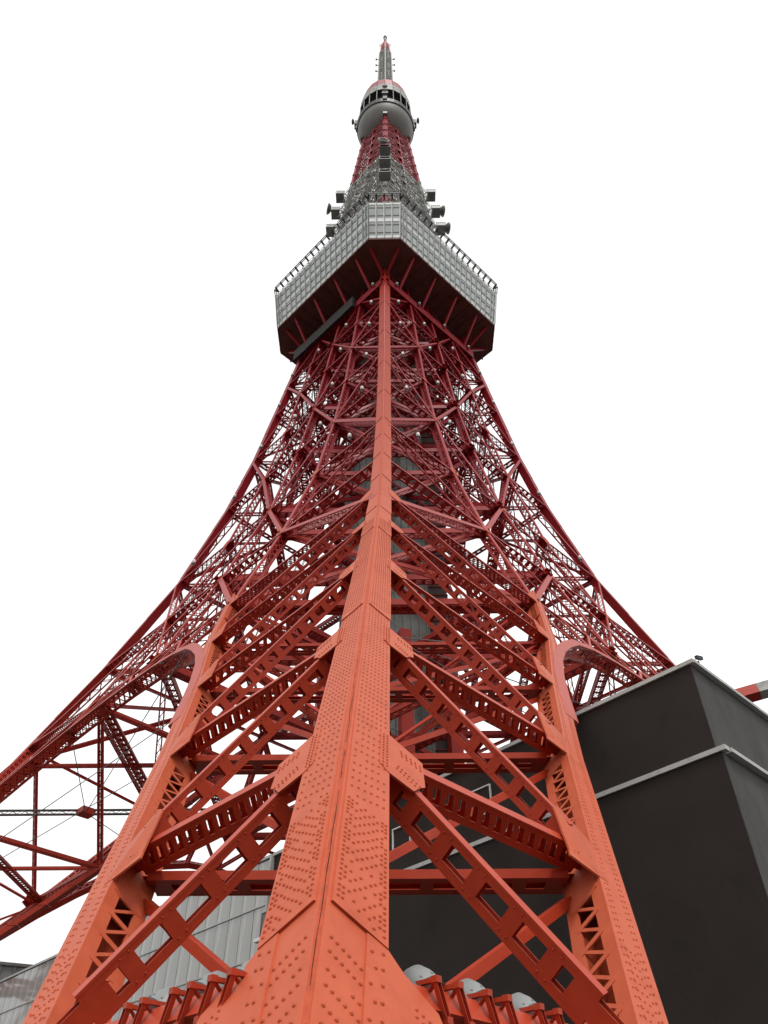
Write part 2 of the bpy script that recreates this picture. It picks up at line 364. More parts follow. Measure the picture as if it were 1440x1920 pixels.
# innermost column, struts between the inner columns and braces of the inner sides
def jp(k):
    r = rz(LV[k]); lat = TI[k] * r
    return V((0, min(-r + 2 * lat, -8.2), LV[k]))
def rear(k, P):
    A, B = jp(k), jp(k - 1); mb = MB(); mb.loft([[P_ + V(v) for v in ((-.4, -.4, 0), (.4, -.4, 0), (.4, .4, 0), (-.4, .4, 0))] for P_ in (A, B)])
    for j in range(1, 5):
        P_ = A + (B - A) * (j / 5); mb.box(P_, V((.44, 0, 0)), V((0, .44, 0)), V((0, 0, .05)))
    obj('rear_column', mb, 'red', P)
def inner_sides(k, P):
    for s in (-1, 1):
        I, J = pl(TI[k], k, s), jp(k); nin = V((s * S2, S2, 0)); ij = (J - I).normalized()
        mb = MB(); girder(mb, I + nin * .4 + ij * .9, J, nin, .3, .7, sp=.85, style='x', bw=.22); obj('cross_beam', mb, 'red', P)
        mb = MB(); girder(mb, I + nin * .4 + ij * 1.0 - V((0, 0, .4)), jp(k + 1), nin, .26, .6, sp=1.0, style='lace', bw=.2); obj('diagonal_brace', mb, 'red', P)
        mb = MB(); mb.rod(I + V((-s * .5, .9, 0)), jp(k + 1), .26, .2); obj('sway_brace', mb, 'red', P)
    mb = MB(); girder(mb, corner(LV[k]) + V((0, 1.4, 0)), jp(k), V((1, 0, 0)), .22, .5, sp=.8, style='lace', bw=.16); obj('plan_brace', mb, 'red', P)
for k in (6, 5): rear(k, leg)
for k in (5, 4): inner_sides(k, leg)
y = V((0, .5, 0))
for k in range(9, 3, -1):
    A, B = pl(TI[k], k, -1), pl(TI[k], k, 1); mb = MB()
    girder(mb, A + y + V((.5, 0, 0)), B + y - V((.5, 0, 0)), V((0, -1, 0)), .2, 1.05, sp=1.05, style='ladder', bw=.3, fl=.3); obj('cross_beam', mb, 'red', leg)
    if k in (8, 7, 6, 5):
        mid = (pl(TI[k + 1], k + 1, -1) + pl(TI[k + 1], k + 1, 1)) / 2
        for s in (-1, 1):
            mb = MB(); I = pl(TI[k], k, s) + y
            mb.rod(I - V((s * .6, 0, .6)), mid + y, .20, .22); obj('sway_brace', mb, 'red', leg)

legs = [leg]
for q in range(1, 4):
    c = copy_tree(leg, tower); c.rotation_euler = (0, 0, q * math.pi / 2); legs.append(c)
    for k in (10, 9, 8, 7): rear(k, c)
    for k in (9, 8, 7, 6): inner_sides(k, c)
    for o in c.children:                           # shade on the far legs painted in with the deeper red
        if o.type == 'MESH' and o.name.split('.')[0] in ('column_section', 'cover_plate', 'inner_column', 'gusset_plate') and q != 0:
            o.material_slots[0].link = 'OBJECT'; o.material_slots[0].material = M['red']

# rivets: only on the leg the photograph shows up close
mb = MB()
def rivet(a, z, s, pr, r=.027):
    e = EL if s < 0 else ER; n = NL if s < 0 else NR
    mb.dome(corner(z) + e * a + n * pr, n, r, r * .8)
def coverpr(z):
    for i in range(1, len(CH) - 1):
        if CH[i] <= z < CH[i + 1]: return .045 + (.006 - .045) * (z - CH[i]) / (CH[i + 1] - CH[i])
    return 0.0
for s in (-1, 1):
    z = 4.4
    while z < 31:
        zone = 0 if z < 6.55 else 1 if z < 8.9 else 2 if z < 16.2 else 3
        pitch = (.088, .215, .20, .19)[zone]; cols = ([.19, .265, .36, .45, .54, .63, .72, .80, .90, .975], [.22, .36, .50, .64, .78, .92], [.2, .32, .44, .56, .68, .80, .93], [.2, .31, .42, .53, .64, .75, .86, .96])[zone]
        row = int(z / pitch)
        for j, a in enumerate(cols):
            if zone == 0:
                if 2 <= j <= 7 and (row + j) % 2: continue
                if j in (1, 8) and row % 4 == 3: continue
                if random.random() < .05: continue
            zz = z - .42 * (a - .12) * (1 if zone == 0 else .12) + (random.uniform(-.008, .008))
            if zz < 4.47 - .46 * (a - .12) / .9 + .07: continue
            if zone == 1 and random.random() < .04: continue
            rivet(a, zz, s, coverpr(max(zz, 4.46)) - .002, .027 if z < 20 else .03)
        z += pitch
    # slanting rows under the first cover plate
    for i in range(9):
        for j in range(6):
            a = .20 + j * .095; zz = 4.0 - i * .2 - (.05 + j * .06) + (i % 2) * .02
            if i % 3 == 2 and j in (2, 3): continue
            if a < .72 and zz > 1.7: rivet(a, zz, s, 0.0)
    for i in range(9):
        for a in (.80, .87, .98):
            if (i + int(a * 50)) % 2 == 0 or a == .98: rivet(a, 3.9 - i * .2, s, .028)
    for i in range(4):
        for j in range(3): rivet(1.5 + i * .1, 3.32 - j * .085 - i * .055, s, .028, .023)
    # gusset rivets
    for k in range(8, 4, -1):
        e = EL if s < 0 else ER; n0 = NL if s < 0 else NR; up = V((0, 0, 1)); hd = (IP(k, s) - NP(k)).normalized()
        g = lambda a, dz: mb.dome(corner(LV[k] + dz + DZN[k] - .45) + e * a + n0 * .052, n0, .022, .021)
        for i in range(5):
            for j in range(3): g(1.34 + i * .125 + j * .01, .86 - i * .055 - j * .075)
        for i in range(7):
            for j in range(2): g(1.22 + i * .09 + j * .04, .24 - i * .06 + j * .085)
        for i in range(12):
            for a in (.87, .97): g(a, 1.22 - i * .095)
        # inner column gusset
        I = pl(TI[k], k, s); n = fnorm(TI[k], LV[k], s)
        for i in range(5):
            for j in (-1, 1): mb.dome(I - hd * (.2 + i * .14) + up * (j * .08) + n * .036, n, .018, .016)
    for k in range(10, 4, -1):                      # pairs up both edges of the inner columns
        A, B = pl(TI[k], k, s), pl(TI[k - 1], k - 1, s); a = (B - A).normalized(); n = fnorm((TI[k] + TI[k - 1]) / 2, (LV[k] + LV[k - 1]) / 2, s)
        u = a.cross(n).normalized(); u = u if u.dot(EL if s < 0 else ER) > 0 else -u
        L = (B - A).length; j = 0
        while j * .24 < L:
            z = (A + a * (j * .24)).z
            for uu in (.11, .50):
                for du in (0, .08): mb.dome(A + a * (j * .24 + du * .9) + u * (uu + du) + n * .026, n, .021, .019, 5)
            if 3.5 < z < 5.6:
                for uu in (.21, .31, .41, .60): mb.dome(A + a * (j * .24 + uu * .2) + u * uu + n * .026, n, .021, .019, 5)
            j += 1
obj('rivets', mb, 'plate', leg, kind='stuff')

# ---------------- faces above the arches: arch, rings, posts and crossing diagonals
face = part('face_truss', tower)
tj = lambda j, k: (0, TI[k], .5, 1 - TI[k], 1)[j]
def node(j, k): return pl(tj(j, k), k, -1)
for k in range(4, -4, -1):
    n = fnorm(.5, LV[k], -1); h, wd = (.34, .95) if k == 4 else (.28, .9) if k > 1 else (.25, .9)
    A, B = node(0 if k < 4 else 1, k), node(4 if k < 4 else 3, k); P, Q = seg_ends(A, B, .9, .9)
    mb = MB(); girder(mb, P, Q, n, h, wd, sp=.9, style='x' if k % 2 == 0 else 'mixed', bw=.24); obj('ring_beam', mb, 'red', face)
for j in (1, 2, 3):
    for k in range(4, -4, -1):
        A, B = node(j, k), node(j, k - 1); n = fnorm(.5, (LV[k] + LV[k - 1]) / 2, -1)
        mb = MB(); girder(mb, A - n * .05, B - n * .05, n, .36 if k < 2 else .48, .9, sp=.8, style='x', bw=.22); obj('post', mb, 'red', face)
for i in range(4, -4, -1):
    for j in range(4):
        if (i + j) % 2 == 0:
            for dk in (1, -1):
                if -4 <= i - dk <= 4:
                    A, B = node(j, i), node(j + 1, i - dk); n = fnorm(.5, (LV[i] + LV[i - dk]) / 2, -1)
                    P, Q = seg_ends(A, B, .7 if j == 0 else .2, .7 if j == 3 else .2)
                    big = (dk == 1 and (i + j) in (4, 2)) or (dk == -1 and (i - j) in (0, -2))
                    mb = MB(); girder(mb, P + n * (.03 if dk == 1 else .0), Q + n * (.03 if dk == 1 else 0), n, (.46 if i > 1 else .36) if big else .24, .75, sp=.75, style='lace' if i > 0 else 'mixed', bw=.2)
                    obj('diagonal_brace', mb, 'red', face)
for j0, j1 in ((1, 2), (3, 2)):
    A, B = node(j0, 4), node(j1, 3); n = fnorm(.5, 44, -1); P, Q = seg_ends(A, B, .3, .3)
    mb = MB(); girder(mb, P + n * .05, Q + n * .05, n, .5, .7, sp=.8, style='lace', bw=.2); obj('diagonal_brace', mb, 'red', face)
for j in range(1, 4):                              # gussets at the ring nodes
    for k in range(4, -4, -1):
        I = node(j, k); n = fnorm(.5, LV[k], -1); hd = EL; up = (node(j, k - 1) - I).normalized(); r = .62 if k > 1 else .42
        mb = MB(); mb.prism([I + n * .06 + hd * (r * math.cos(a) * 1.1) + up * (r * math.sin(a)) for a in [math.pi / 8 + q * math.pi / 4 for q in range(8)]], -n * .05); obj('gusset_plate', mb, 'plate', face)
# arch between the inner columns
AP = [(.136, 16.6), (.150, 19.2), (.170, 22.2), (.196, 25.2), (.226, 27.8), (.262, 30.2), (.305, 32.5), (.36, 34.2), (.43, 35.3), (.5, 35.6)]
AP += [(1 - t, z) for t, z in reversed(AP[:-1])]
for i in range(len(AP) - 1):
    A, B = fp(*AP[i]), fp(*AP[i + 1]); n = fnorm(.5, (AP[i][1] + AP[i + 1][1]) / 2, -1); a = (B - A).normalized()
    mb = MB(); girder(mb, A - a * .03 + n * .04, B + a * .03 + n * .04, n, .62, 1.25, sp=.7, style='x', bw=.24); obj('arch_segment', mb, 'red', face)  # arches take the deeper red to paint in their shade
# spandrel struts between arch crown and belt
for t in (.36, .43, .5, .57, .64):
    za = [z for tt, z in AP if abs(tt - t) < .001][0]
    n = fnorm(.5, 37, -1); mb = MB(); girder(mb, fp(t, za), fp(t, LV[4]), n, .3, .7, sp=.6, style='lace', bw=.14); obj('post', mb, 'red', face)
for s in (0, 1):
    pts = [(.305, 38.74), (.25, 30.0), (.214, 28.5)]
    f = lambda t: t if s == 0 else 1 - t
    n = fnorm(.5, 34, -1)
    for a, b in (((.305, 38.74), (.36, 34.2)), ((.36, 34.2), (.43, 38.74)), ((.43, 38.74), (.5, 35.6)), ((.262, 34.2), (.305, 32.5))):
        mb = MB(); girder(mb, fp(f(a[0]), a[1]), fp(f(b[0]), b[1]), n, .26, .6, sp=.6, style='lace', bw=.14); obj('diagonal_brace', mb, 'red', face)
faces = [face]
for q in range(1, 4):
    c = copy_tree(face, tower); c.rotation_euler = (0, 0, q * math.pi / 2); faces.append(c)

# ---------------- inside the frame: horizontal rings, ties to the shaft, inner cross bracing
core = part('inner_frame', tower)
def rot(v, q):
    for _ in range(q): v = V((-v.y, v.x, v.z))
    return v
for k in range(4, -4, -1):
    r = rz(LV[k]); z = LV[k]
    for q in range(4):
        A, B = rot(pl(TI[k], k, -1), q), rot(pl(TI[k], k, 1), q); n = rot(V((0, -1, 0)), q)
        mb = MB(); girder(mb, A, B, n, .55, .9, sp=.85, style='x', bw=.26); obj('cross_beam', mb, 'red', core)
        A, B = rot(pl(.5, k, -1), q), rot(pl(.5, k, 1), q)
        mb = MB(); girder(mb, A, B, n, .6, .9, sp=.95, style='mixed', bw=.3); obj('cross_beam', mb, 'red', core)
        A = rot(pl(.5, k, -1), q); B = rot(V((-2.75, -2.75, z)), q); tg = rot(V((S2, -S2, 0)), q)
        mb = MB(); girder(mb, A, B, tg, .6, 1.0, sp=1.0, style='mixed', bw=.3); obj('tie_beam', mb, 'red', core)
        A = rot(corner(z), q) * 1; A.z = z; B = rot(V((0, -5.5, z)), q)
        mb = MB(); girder(mb, A + rot(V((0, 1.3, 0)), q), B, rot(V((1, 0, 0)), q), .24, .6, sp=.9, style='lace', bw=.16); obj('tie_beam', mb, 'red', core)
        if k > -3:                                 # sloping inner braces
            A = rot(pl(.5, k, -1), q); k2 = k - 1; B = rot(V((-2.75, -2.75, LV[k2])), q)
            mb = MB(); mb.rod(A, B, .5, .4); obj('sway_brace', mb, 'red', core)
            A = rot(pl(TI[k], k, -1), q); B = rot(pl(TI[k2], k2, 1), q)
            mb = MB(); girder(mb, A, B, n, .36, .6, sp=.8, style='lace', bw=.18); obj('sway_brace', mb, 'red', core)
            A = rot(pl(TI[k], k, 1), q); B = rot(pl(TI[k2], k2, -1), q)
            mb = MB(); girder(mb, A, B, n, .36, .6, sp=.8, style='lace', bw=.18); obj('sway_brace', mb, 'red', core)
        if k <= 1:                                  # second, inner truss below the deck
            f = .62
            A, B = rot(V((0, -r * f, z)), q), rot(V((r * f, 0, z)), q); n2 = rot(NR, q); k2 = k - 1; r2 = rz(LV[k2]) * f
            mb = MB(); girder(mb, A, B, n2, .5, .8, sp=.9, style='mixed', bw=.26); obj('cross_beam', mb, 'red', core)
            M0 = (A + B) / 2; A2 = rot(V((0, -r2, LV[k2])), q); B2 = rot(V((r2, 0, LV[k2])), q)
            for P, Q in ((M0, A2), (M0, B2)):
                mb = MB(); girder(mb, P, Q, n2, .5, .6, sp=.9, style='mixed', bw=.26); obj('sway_brace', mb, 'red', core)
            mb = MB(); girder(mb, A, A2, rot(V((0, -1, 0)), q), .5, .6, sp=.9, style='mixed', bw=.26); obj('post', mb, 'red', core)
    # ring round the shaft and an intermediate square walkway
    for q in range(4):
        A, B = rot(V((0, -6.2, z)), q), rot(V((6.2, 0, z)), q); n = rot(NR, q)
        mb = MB(); girder(mb, A, B, n, .4, .6, sp=.9, style='mixed', bw=.2); obj('shaft_ring', mb, 'red', core)
# four red columns standing around the shaft
for q in range(4):
    for xx in (-1.9, 1.9):
        A = rot(V((xx, -6.9, -0.3)), q); B = rot(V((xx, -6.9, 50)), q); mb = MB(); mb.rod(A, B, 1.25); obj('shaft_column', mb, 'red', core)
        for z in range(6, 50, 5):
            mb = MB(); P = rot(V((xx, -6.9, z)), q); mb.box(P, V((.70, 0, 0)), V((0, .70, 0)), V((0, 0, .12))); obj('column_collar', mb, 'red', core)
# light ties crossing the open bays under the arches
for q in range(4):
    z = 34.0; H = rot(V((-29.7, 0, z)), q); up = V((0, 0, 1))
    for P in (rot(V((-39.5, 0, z)), q), rot(V((-7.5, 0, z)), q)):
        mb = MB(); girder(mb, H, P, up, .40, .5, sp=.62, style='lace', c=.08, bw=.12); obj('light_tie', mb, 'darksteel', core)
    mb = MB(); mb.box(H - up * .25, rot(V((.7, .7, 0)), q) * .7, rot(V((.7, -.7, 0)), q) * .7, up * .3); obj('tie_hub', mb, 'red', core)
    for P in (rot(fp(.30, 31.9, -1), q), rot(fp(.62, 34.0, -1), q), rot(V((-rz(34.4) * .60, rz(34.4) * .40, 34.4)), q)):
        mb = MB(); mb.rod(H - up * .3, P, .06); obj('stay_cable', mb, 'darksteel', core)
for q in range(4):
    for a, b in (((0, -40, 27), (14, -20, 31)), ((8, -38, 24), (26, -14, 30))):
        mb = MB(); mb.rod(rot(V(a), q), rot(V(b), q), .05); obj('stay_cable', mb, 'darksteel', core)

# ---------------- lift shaft
shaft = part('lift_shaft', tower)
HS = 3.9; pw = 2 * HS / 6; zs = [14 + i * 4.3 for i in range(23)]
pm = MB(); pm.box(V((0, 0, 0)), V((pw / 2 - .045, 0, 0)), V((0, .03, 0)), V((0, 0, 2.07))); pme = pm.mesh('glass_panel', M['shaftglass'])
for q, ang in ((0, -math.pi / 4), (1, math.pi / 4)):
    R = Matrix.Rotation(ang, 4, 'Z')
    for i in range(6):
        for z in zs:
            o = link('glass_panel', pme, shaft); o.matrix_local = R @ Matrix.Translation((-HS + pw * (i + .5), -HS, z + 2.15))
R = Matrix.Rotation(math.pi / 4, 3, 'Z')
mb = MB(); x, y = R @ V((1, 0, 0)), R @ V((0, 1, 0))
mb.box(V((0, 0, 56)), x * (HS - .08), y * (HS - .08), V((0, 0, 56))); obj('shaft_core', mb, 'shaftdark', shaft)
mb = MB()
for sx in range(-3, 4):
    for yy in (-1, 1):
        mb.box(x * (sx * pw) + y * (yy * HS) + V((0, 0, 63)), x * .05, y * .09, V((0, 0, 49.5)))
        mb.box(y * (sx * pw) + x * (yy * HS) + V((0, 0, 63)), y * .05, x * .09, V((0, 0, 49.5)))
for z in zs:
    mb.box(V((0, 0, z)), x * (HS + .05), y * (HS + .05), V((0, 0, .09)))
obj('mullion_frame', mb, 'steel', shaft)
mb = MB()
mb.box(V((5.7, 1.0, 60)), V((1.5, 0, 0)), V((0, 1.5, 0)), V((0, 0, 50)))
obj('stair_core', mb, 'shaftdark', shaft)
mb = MB()
for i in range(80):
    z = 11 + i * 1.25
    mb.box(V((5.7, 1.0, z)), V((1.62, 0, 0)), V((0, 1.62, 0)), V((0, 0, .03)))
obj('stair_landings', mb, 'red', shaft, kind='stuff')

# ---------------- main observation deck
deck = part('observation_deck', tower)
DZ0, DZ1 = 114.4, 123.6; RD0, RD1 = 17.95, 19.1; C0, C1 = 4.77, 5.1
def octo(r, c, z):
    p = []
    for q in range(4): p += [rot(V((-c / 2, -r, z)), q), rot(V((c / 2, -r, z)), q)]
    return p
mb = MB()
mb.loft([octo(RD0 - .12, C0, DZ0 - .25), octo(RD0 - .05, C0, DZ0 + .1), octo(RD1 - .12, C1, DZ1)])
obj('deck_body', mb, 'darkgap', deck)
mb = MB(); mb.loft([octo(RD0 - .14, C0 - .1, DZ0 - .45), octo(RD0 - .14, C0 - .1, DZ0 - .26)])
for q in range(4):                                  # soffit beams
    for i in range(-5, 6):
        o = rot(V((S2, -S2, 0)), q); tdir = rot(V((S2, S2, 0)), q)
        mb.bar(o * 9.0 + tdir * (i * 1.75) + V((0, 0, DZ0 - .52)), o * (RD0 * 1.0 - 3.6 if False else 14.6) + tdir * (i * 1.75) + V((0, 0, DZ0 - .52)), tdir, .22, V((0, 0, 1)), .16)
obj('soffit', mb, 'soffit', deck)
mb = MB()
o8 = octo(RD0 - .02, C0, DZ0 - .3); 
for a, b in zip(o8, o8[1:] + o8[:1]): mb.rod(a, b, .35, .16)
obj('soffit_rim', mb, 'soffit', deck)
rows = ((.0, .065), (.455, .545), (.945, 1.0))       # solid cladding bands
cells = ((.065, .455), (.545, .945))
pane_cache = {}
def facade(b0, b1, t0, t1, cuts):
    """one facade: bottom edge b0-b1, top edge t0-t1, vertical joints at the given fractions"""
    mid = (b0 + b1) / 2; n = V((mid.x, mid.y, 0)).normalized(); e = (b1 - b0).normalized()
    up = ((t0 + t1) / 2 - mid).normalized(); n = e.cross(up); n = n if n.dot(V((mid.x, mid.y, 0))) > 0 else -n; n.normalize()
    pt = lambda f, v: (b0 + (b1 - b0) * f) * (1 - v) + (t0 + (t1 - t0) * f) * v
    for r0, r1 in rows:
        mb = MB(); mb.prism([pt(0, r0), pt(1, r0), pt(1, r1), pt(0, r1)], -n * .2); mb.v = [tuple(V(q) + n * .06) for q in mb.v]
        obj('cladding_band', mb, 'alu', deck)
    mb = MB()
    for f in cuts:
        mb.bar(pt(f, 0) + n * .07, pt(f, 1) + n * .07, e, .24, n, .10)
    obj('mullions', mb, 'alu', deck)
    mb = MB()
    for f in cuts: mb.bar(pt(f, .02) + n * .13 + e * .06, pt(f, .98) + n * .13 + e * .06, e, .12, n, .05)  # dark upright strips paint in the shadow beside each mullion
    for v0, v1 in cells:
        for d in (.085, -.085):
            v = (v0 if d > 0 else v1) + d
            mb.bar(pt(0.01, v) + n * .03, pt(.99, v) + n * .03, up, .19, n, .05)
    obj('joints_and_shadows', mb, 'darkgap', deck)
    for f0, f1 in zip(cuts[:-1], cuts[1:]):
        for v0, v1 in cells:
            a, b, c, d = pt(f0, v0), pt(f1, v0), pt(f1, v1), pt(f0, v1)
            mb = MB(); i = e * .12; j = up * .0
            mb.prism([a + i + n * .0, b - i, c - i, d + i], -n * .06); obj('window_pane', mb, 'deckglass', deck)
for q in range(4):
    a0, a1 = rot(V((-C0 / 2, -RD0, DZ0)), q), rot(V((C0 / 2, -RD0, DZ0)), q); c0, c1 = rot(V((-C1 / 2, -RD1, DZ1)), q), rot(V((C1 / 2, -RD1, DZ1)), q)
    facade(a0, a1, c0, c1, [0, .25, .5, .75, 1])
    q2 = (q + 1) % 4
    b1_, d1_ = rot(V((-C0 / 2, -RD0, DZ0)), q2), rot(V((-C1 / 2, -RD1, DZ1)), q2)
    if q in (0, 3, 1, 2):
        N = 16; cuts = [0, .025, .055] + [.055 + .89 * i / N for i in range(1, N)] + [.945, .975, 1]
        facade(a1, b1_, c1, d1_, cuts)
# roof with bent safety fence
mb = MB(); mb.loft([octo(RD1 - .1, C1, DZ1), octo(RD1 - .15, C1, DZ1 + .25)]); obj('roof', mb, 'alu', deck)
o8 = octo(RD1 - .25, C1, DZ1 + .2)
for a, b in zip(o8, o8[1:] + o8[:1]):
    mb = MB(); L = (b - a).length; N = max(2, round(L / 1.33)); mid = (a + b) / 2; n = V((mid.x, mid.y, 0)).normalized(); tops = []
    for i in range(N + 1):
        p = a + (b - a) * (i / N); p1 = p + V((0, 0, 1.6)); p2 = p1 + n * .75 + V((0, 0, .55)); 
        mb.rod(p, p1, .16); mb.rod(p1 - n * .05, p2, .26); tops.append(p2)
    for d in (0, -.25):
        mb.rod(tops[0] + n * d, tops[-1] + n * d, .13)
    for h in (.6, 1.2): mb.rod(a + V((0, 0, h)), b + V((0, 0, h)), .05)
    obj('safety_fence', mb, 'rail', deck)
# raking brackets under the deck
for q in range(4):
    for s in (-1, 1):
        mb = MB(); mb.rod(rot(V((s * .3, -13.7, 111.2)), q), rot(V((s * 2.2, -16.6, DZ0 - .35)), q), .42, .34); obj('deck_bracket', mb, 'red', deck)
    for t in (.14, .38, .62, .86):
        A = rot(pl(t, -3, 1), q); B = rot(fp(t, LV[-3], 1), q); n = rot(NR, q)
        mb = MB(); mb.rod(A, B + n * 3.5 + V((0, 0, DZ0 - .35 - LV[-3])), .38, .30); obj('deck_bracket', mb, 'red', deck)
    mb = MB(); A, B = rot(fp(.03, LV[-3], 1), q), rot(fp(.97, LV[-3], 1), q); n = rot(NR, q)
    girder(mb, A + n * .3, B + n * .3, n, 1.5, .7, sp=1.2, style='mixed', bw=.3); obj('deck_girder', mb, 'red', deck)

# dark protective sheet hung along the left face under the deck
mb = MB(); n = NL
ps = [fp(.30 + .7 * i / 10, LV[-3] + (.36 if i % 2 else .3), -1) + n * (1.0 + .03 * math.sin(i * 2.1)) for i in range(11)]
pr = [[p + V((0, 0, 1.3)), p + V((0, 0, 1.2)) - n * .5, p - V((0, 0, 1.1)) - n * .5, p - V((0, 0, 1.2))] for p in ps]
mb.loft(pr)
sh = obj('protective_sheet', mb, 'tarp'); sh['label'] = 'dark grey protective sheet wrapped along the girder under the left side of the deck'; sh['category'] = 'sheet'

# ---------------- upper frame
upper = part('upper_frame', tower)
def ru(z): 
    return 12.2 + (8.6 - 12.2) * (z - 124) / 40 if z < 164 else 8.6 + (5.8 - 8.6) * (z - 164) / 31
UL = [123.8 + i * 4.5 for i in range(18)]
def um(z): return 'white' if 147 < z < 172 else 'red'
for i in range(len(UL) - 1):
    z0, z1 = UL[i], UL[i + 1]; r0, r1 = ru(z0), ru(z1); m = um((z0 + z1) / 2)
    for q in range(4):
        A, B = rot(V((0, -r0, z0)), q), rot(V((0, -r1, z1)), q)
        mb = MB(); e1, e2 = rot(EL, q), rot(ER, q); wdc = .78
        mb.loft([[A, A + e2 * wdc, A + (e1 + e2) * wdc, A + e1 * wdc], [B, B + e2 * wdc, B + (e1 + e2) * wdc, B + e1 * wdc]]); obj('column_section', mb, m, upper)
        A1, B1 = rot(V((r0, 0, z0)), q), rot(V((r1, 0, z1)), q); n = rot(NR, q)
        mb = MB(); girder(mb, A, A1, n, .26, .6, sp=.9, style='lace', bw=.16); obj('ring_beam', mb, m, upper)
        mb = MB()
        M0, M1 = (A + A1) / 2, (B + B1) / 2
        for P, Q in ((A, M1), (M0, B), (A1, M1), (M0, B1), (M0, M1)): girder(mb, P, Q, n, .22, .5, sp=.7, style='lace', bw=.14)
        obj('face_bracing', mb, m, upper)
    mb = MB()
    for q in range(4):                              # inner core
        a, b = rot(V((1.9, -1.9, z0)), q), rot(V((1.9, -1.9, z1)), q); a2, b2 = rot(V((1.9, 1.9, z0)), q), rot(V((1.9, 1.9, z1)), q)
        mb.rod(a, b, .3); mb.rod(a, a2, .22); mb.rod(a, b2, .16); mb.rod(a2, b, .16)
        f = rot(V((0, -r0, z0)), q); mb.rod(f, rot(V((0, -2, z0)), q), .24); mb.rod(rot(V((r0 / 2, -r0 / 2, z0)), q), rot(V((-r0 / 2, -r0 / 2, z0)), q), .24)
    if z0 > 122: mb.box(V((0, 0, (z0 + z1) / 2)), V((.8, .8, 0)), V((.8, -.8, 0)), V((0, 0, (z1 - z0) / 2 - .05)))
    obj('inner_core', mb, 'red' if m == 'red' else 'steel', upper)
# antenna platforms on every corner
def platform(q, z, dish):
    p = part('antenna_platform', tower); r = ru(z); mb = MB(); c = V((0, -r - 1.35, z))
    mb.box(c, V((1.1, 0, 0)), V((0, .95, 0)), V((0, 0, .08))); mb.box(c + V((0, 0, 1.35)), V((1.0, 0, 0)), V((0, .8, 0)), V((0, 0, .04)))
    mb.box(c + V((0, .75, .7)), V((.95, 0, 0)), V((0, .05, 0)), V((0, 0, .55)))
    for s in (-1, 1): mb.box(c + V((s * 1.0, 0, .6)), V((.04, 0, 0)), V((0, .75, 0)), V((0, 0, .5)))
    a = obj('platform_box', mb, 'steel', p)
    mb = MB()
    for s in (-1, 1):
        for yy in (-1, 1): mb.rod(c + V((s * 1.05, yy * .9, 0)), c + V((s * 1.05, yy * .9, 1.35)), .12)
        mb.rod(c + V((s * .9, .8, -.1)), V((s * .3, -ru(z - 3) + .2, z - 3.2)), .18); mb.rod(c + V((s * 1.0, .8, 0)), V((s * .3, -r + .6, z)), .16)
    obj('bracket_frame', mb, 'white', p)
    if dish:
        mb = MB(); mb.lathe([(.15, 0), (.8, .25), (1.15, .6), (1.2, .85), (1.1, .85), (.7, .45), (.05, .2)], c + V((.3 if q % 2 else -.4, -.9, 1.5)), 16, V((.2, -1, .15))); obj('dish', mb, 'steel', p)
    p.rotation_euler = (0, 0, q * math.pi / 2)
for q in range(4):
    for z, d in ((152, q in (1,)), (159.5, q == 1 or q == 3), (167, q == 0)): platform(q, z, d)
# many small aerial elements clamped on the white section
for q in range(4):
    mb = MB()
    for i in range(75):
        z = random.uniform(141, 169); r = ru(z); t = random.uniform(.05, .95)
        P = rot(V((r * t, -r * (1 - t), z)), q); n = rot(NR, q); e = rot(ER, q)
        o = P + n * random.uniform(.2, 1.1); mb.rod(P, o, .1)
        if random.random() < .45: mb.box(o, e * random.uniform(.15, .4), n * .08, V((0, 0, random.uniform(.2, .45))))
        else:
            mb.rod(o - e * random.uniform(.3, .9), o + e * random.uniform(.3, .9), .09); mb.rod(o - V((0, 0, random.uniform(.3, 1))), o + V((0, 0, random.uniform(.3, 1))), .08)
    for i in range(9):                              # ladders of cables and walkways
        z = 141 + i * 3.4; r = ru(z)
        mb.rod(rot(V((.3, -r - .5, z)), q), rot(V((r + .5, -.3, z)), q), .14)
        mb.rod(rot(V((.3, -r - .5, z + 1)), q), rot(V((r + .5, -.3, z + 1)), q), .07)
    obj('aerial_elements', mb, 'white', upper, kind='stuff')

# ---------------- upper observatory
top = part('upper_observatory', tower)
prof = [(.3, 195.6)]
for i in range(1, 13):
    a = -math.pi / 2 + i * (math.pi / 2) / 12; prof.append((6.75 * math.cos(a), 202.8 + 7.2 * math.sin(a)))
mb = MB(); mb.lathe(prof, seg=40); obj('bowl', mb, 'bowl', top, smooth=True)
mb = MB(); mb.lathe([(6.7, 202.8), (7.0, 203.0), (7.15, 204.4), (6.7, 204.8), (5.2, 205.0), (5.0, 205.2), (5.0, 212.2), (6.3, 212.6)], seg=40); obj('recessed_band', mb, 'rail', top)
mb = MB()
for i in range(20):
    a = i * 2 * math.pi / 20; d = V((math.cos(a), math.sin(a), 0)); mb.rod(d * 6.6 + V((0, 0, 204.6)), d * 6.45 + V((0, 0, 212.8)), .16)
obj('band_posts', mb, 'darksteel', top)
N = 20
for i in range(N):
    a0, a1 = (i + .03) * 2 * math.pi / N, (i + .97) * 2 * math.pi / N; am = (a0 + a1) / 2; n = V((math.cos(am), math.sin(am), 0))
    mb = MB(); P = lambda a, r, z: V((r * math.cos(a), r * math.sin(a), z))
    mb.prism([P(a0, 6.6, 212.4), P(a1, 6.6, 212.4), P(a1, 6.45, 216.6), P(a0, 6.45, 216.6)], -n * .2); obj('drum_panel', mb, 'white', top)
    mb = MB(); mb.prism([P(a0, 6.44, 216.7), P(a1, 6.44, 216.7), P(a1, 5.6, 222.2), P(a0, 5.6, 222.2)], -n * .2); obj('roof_panel', mb, 'red', top)
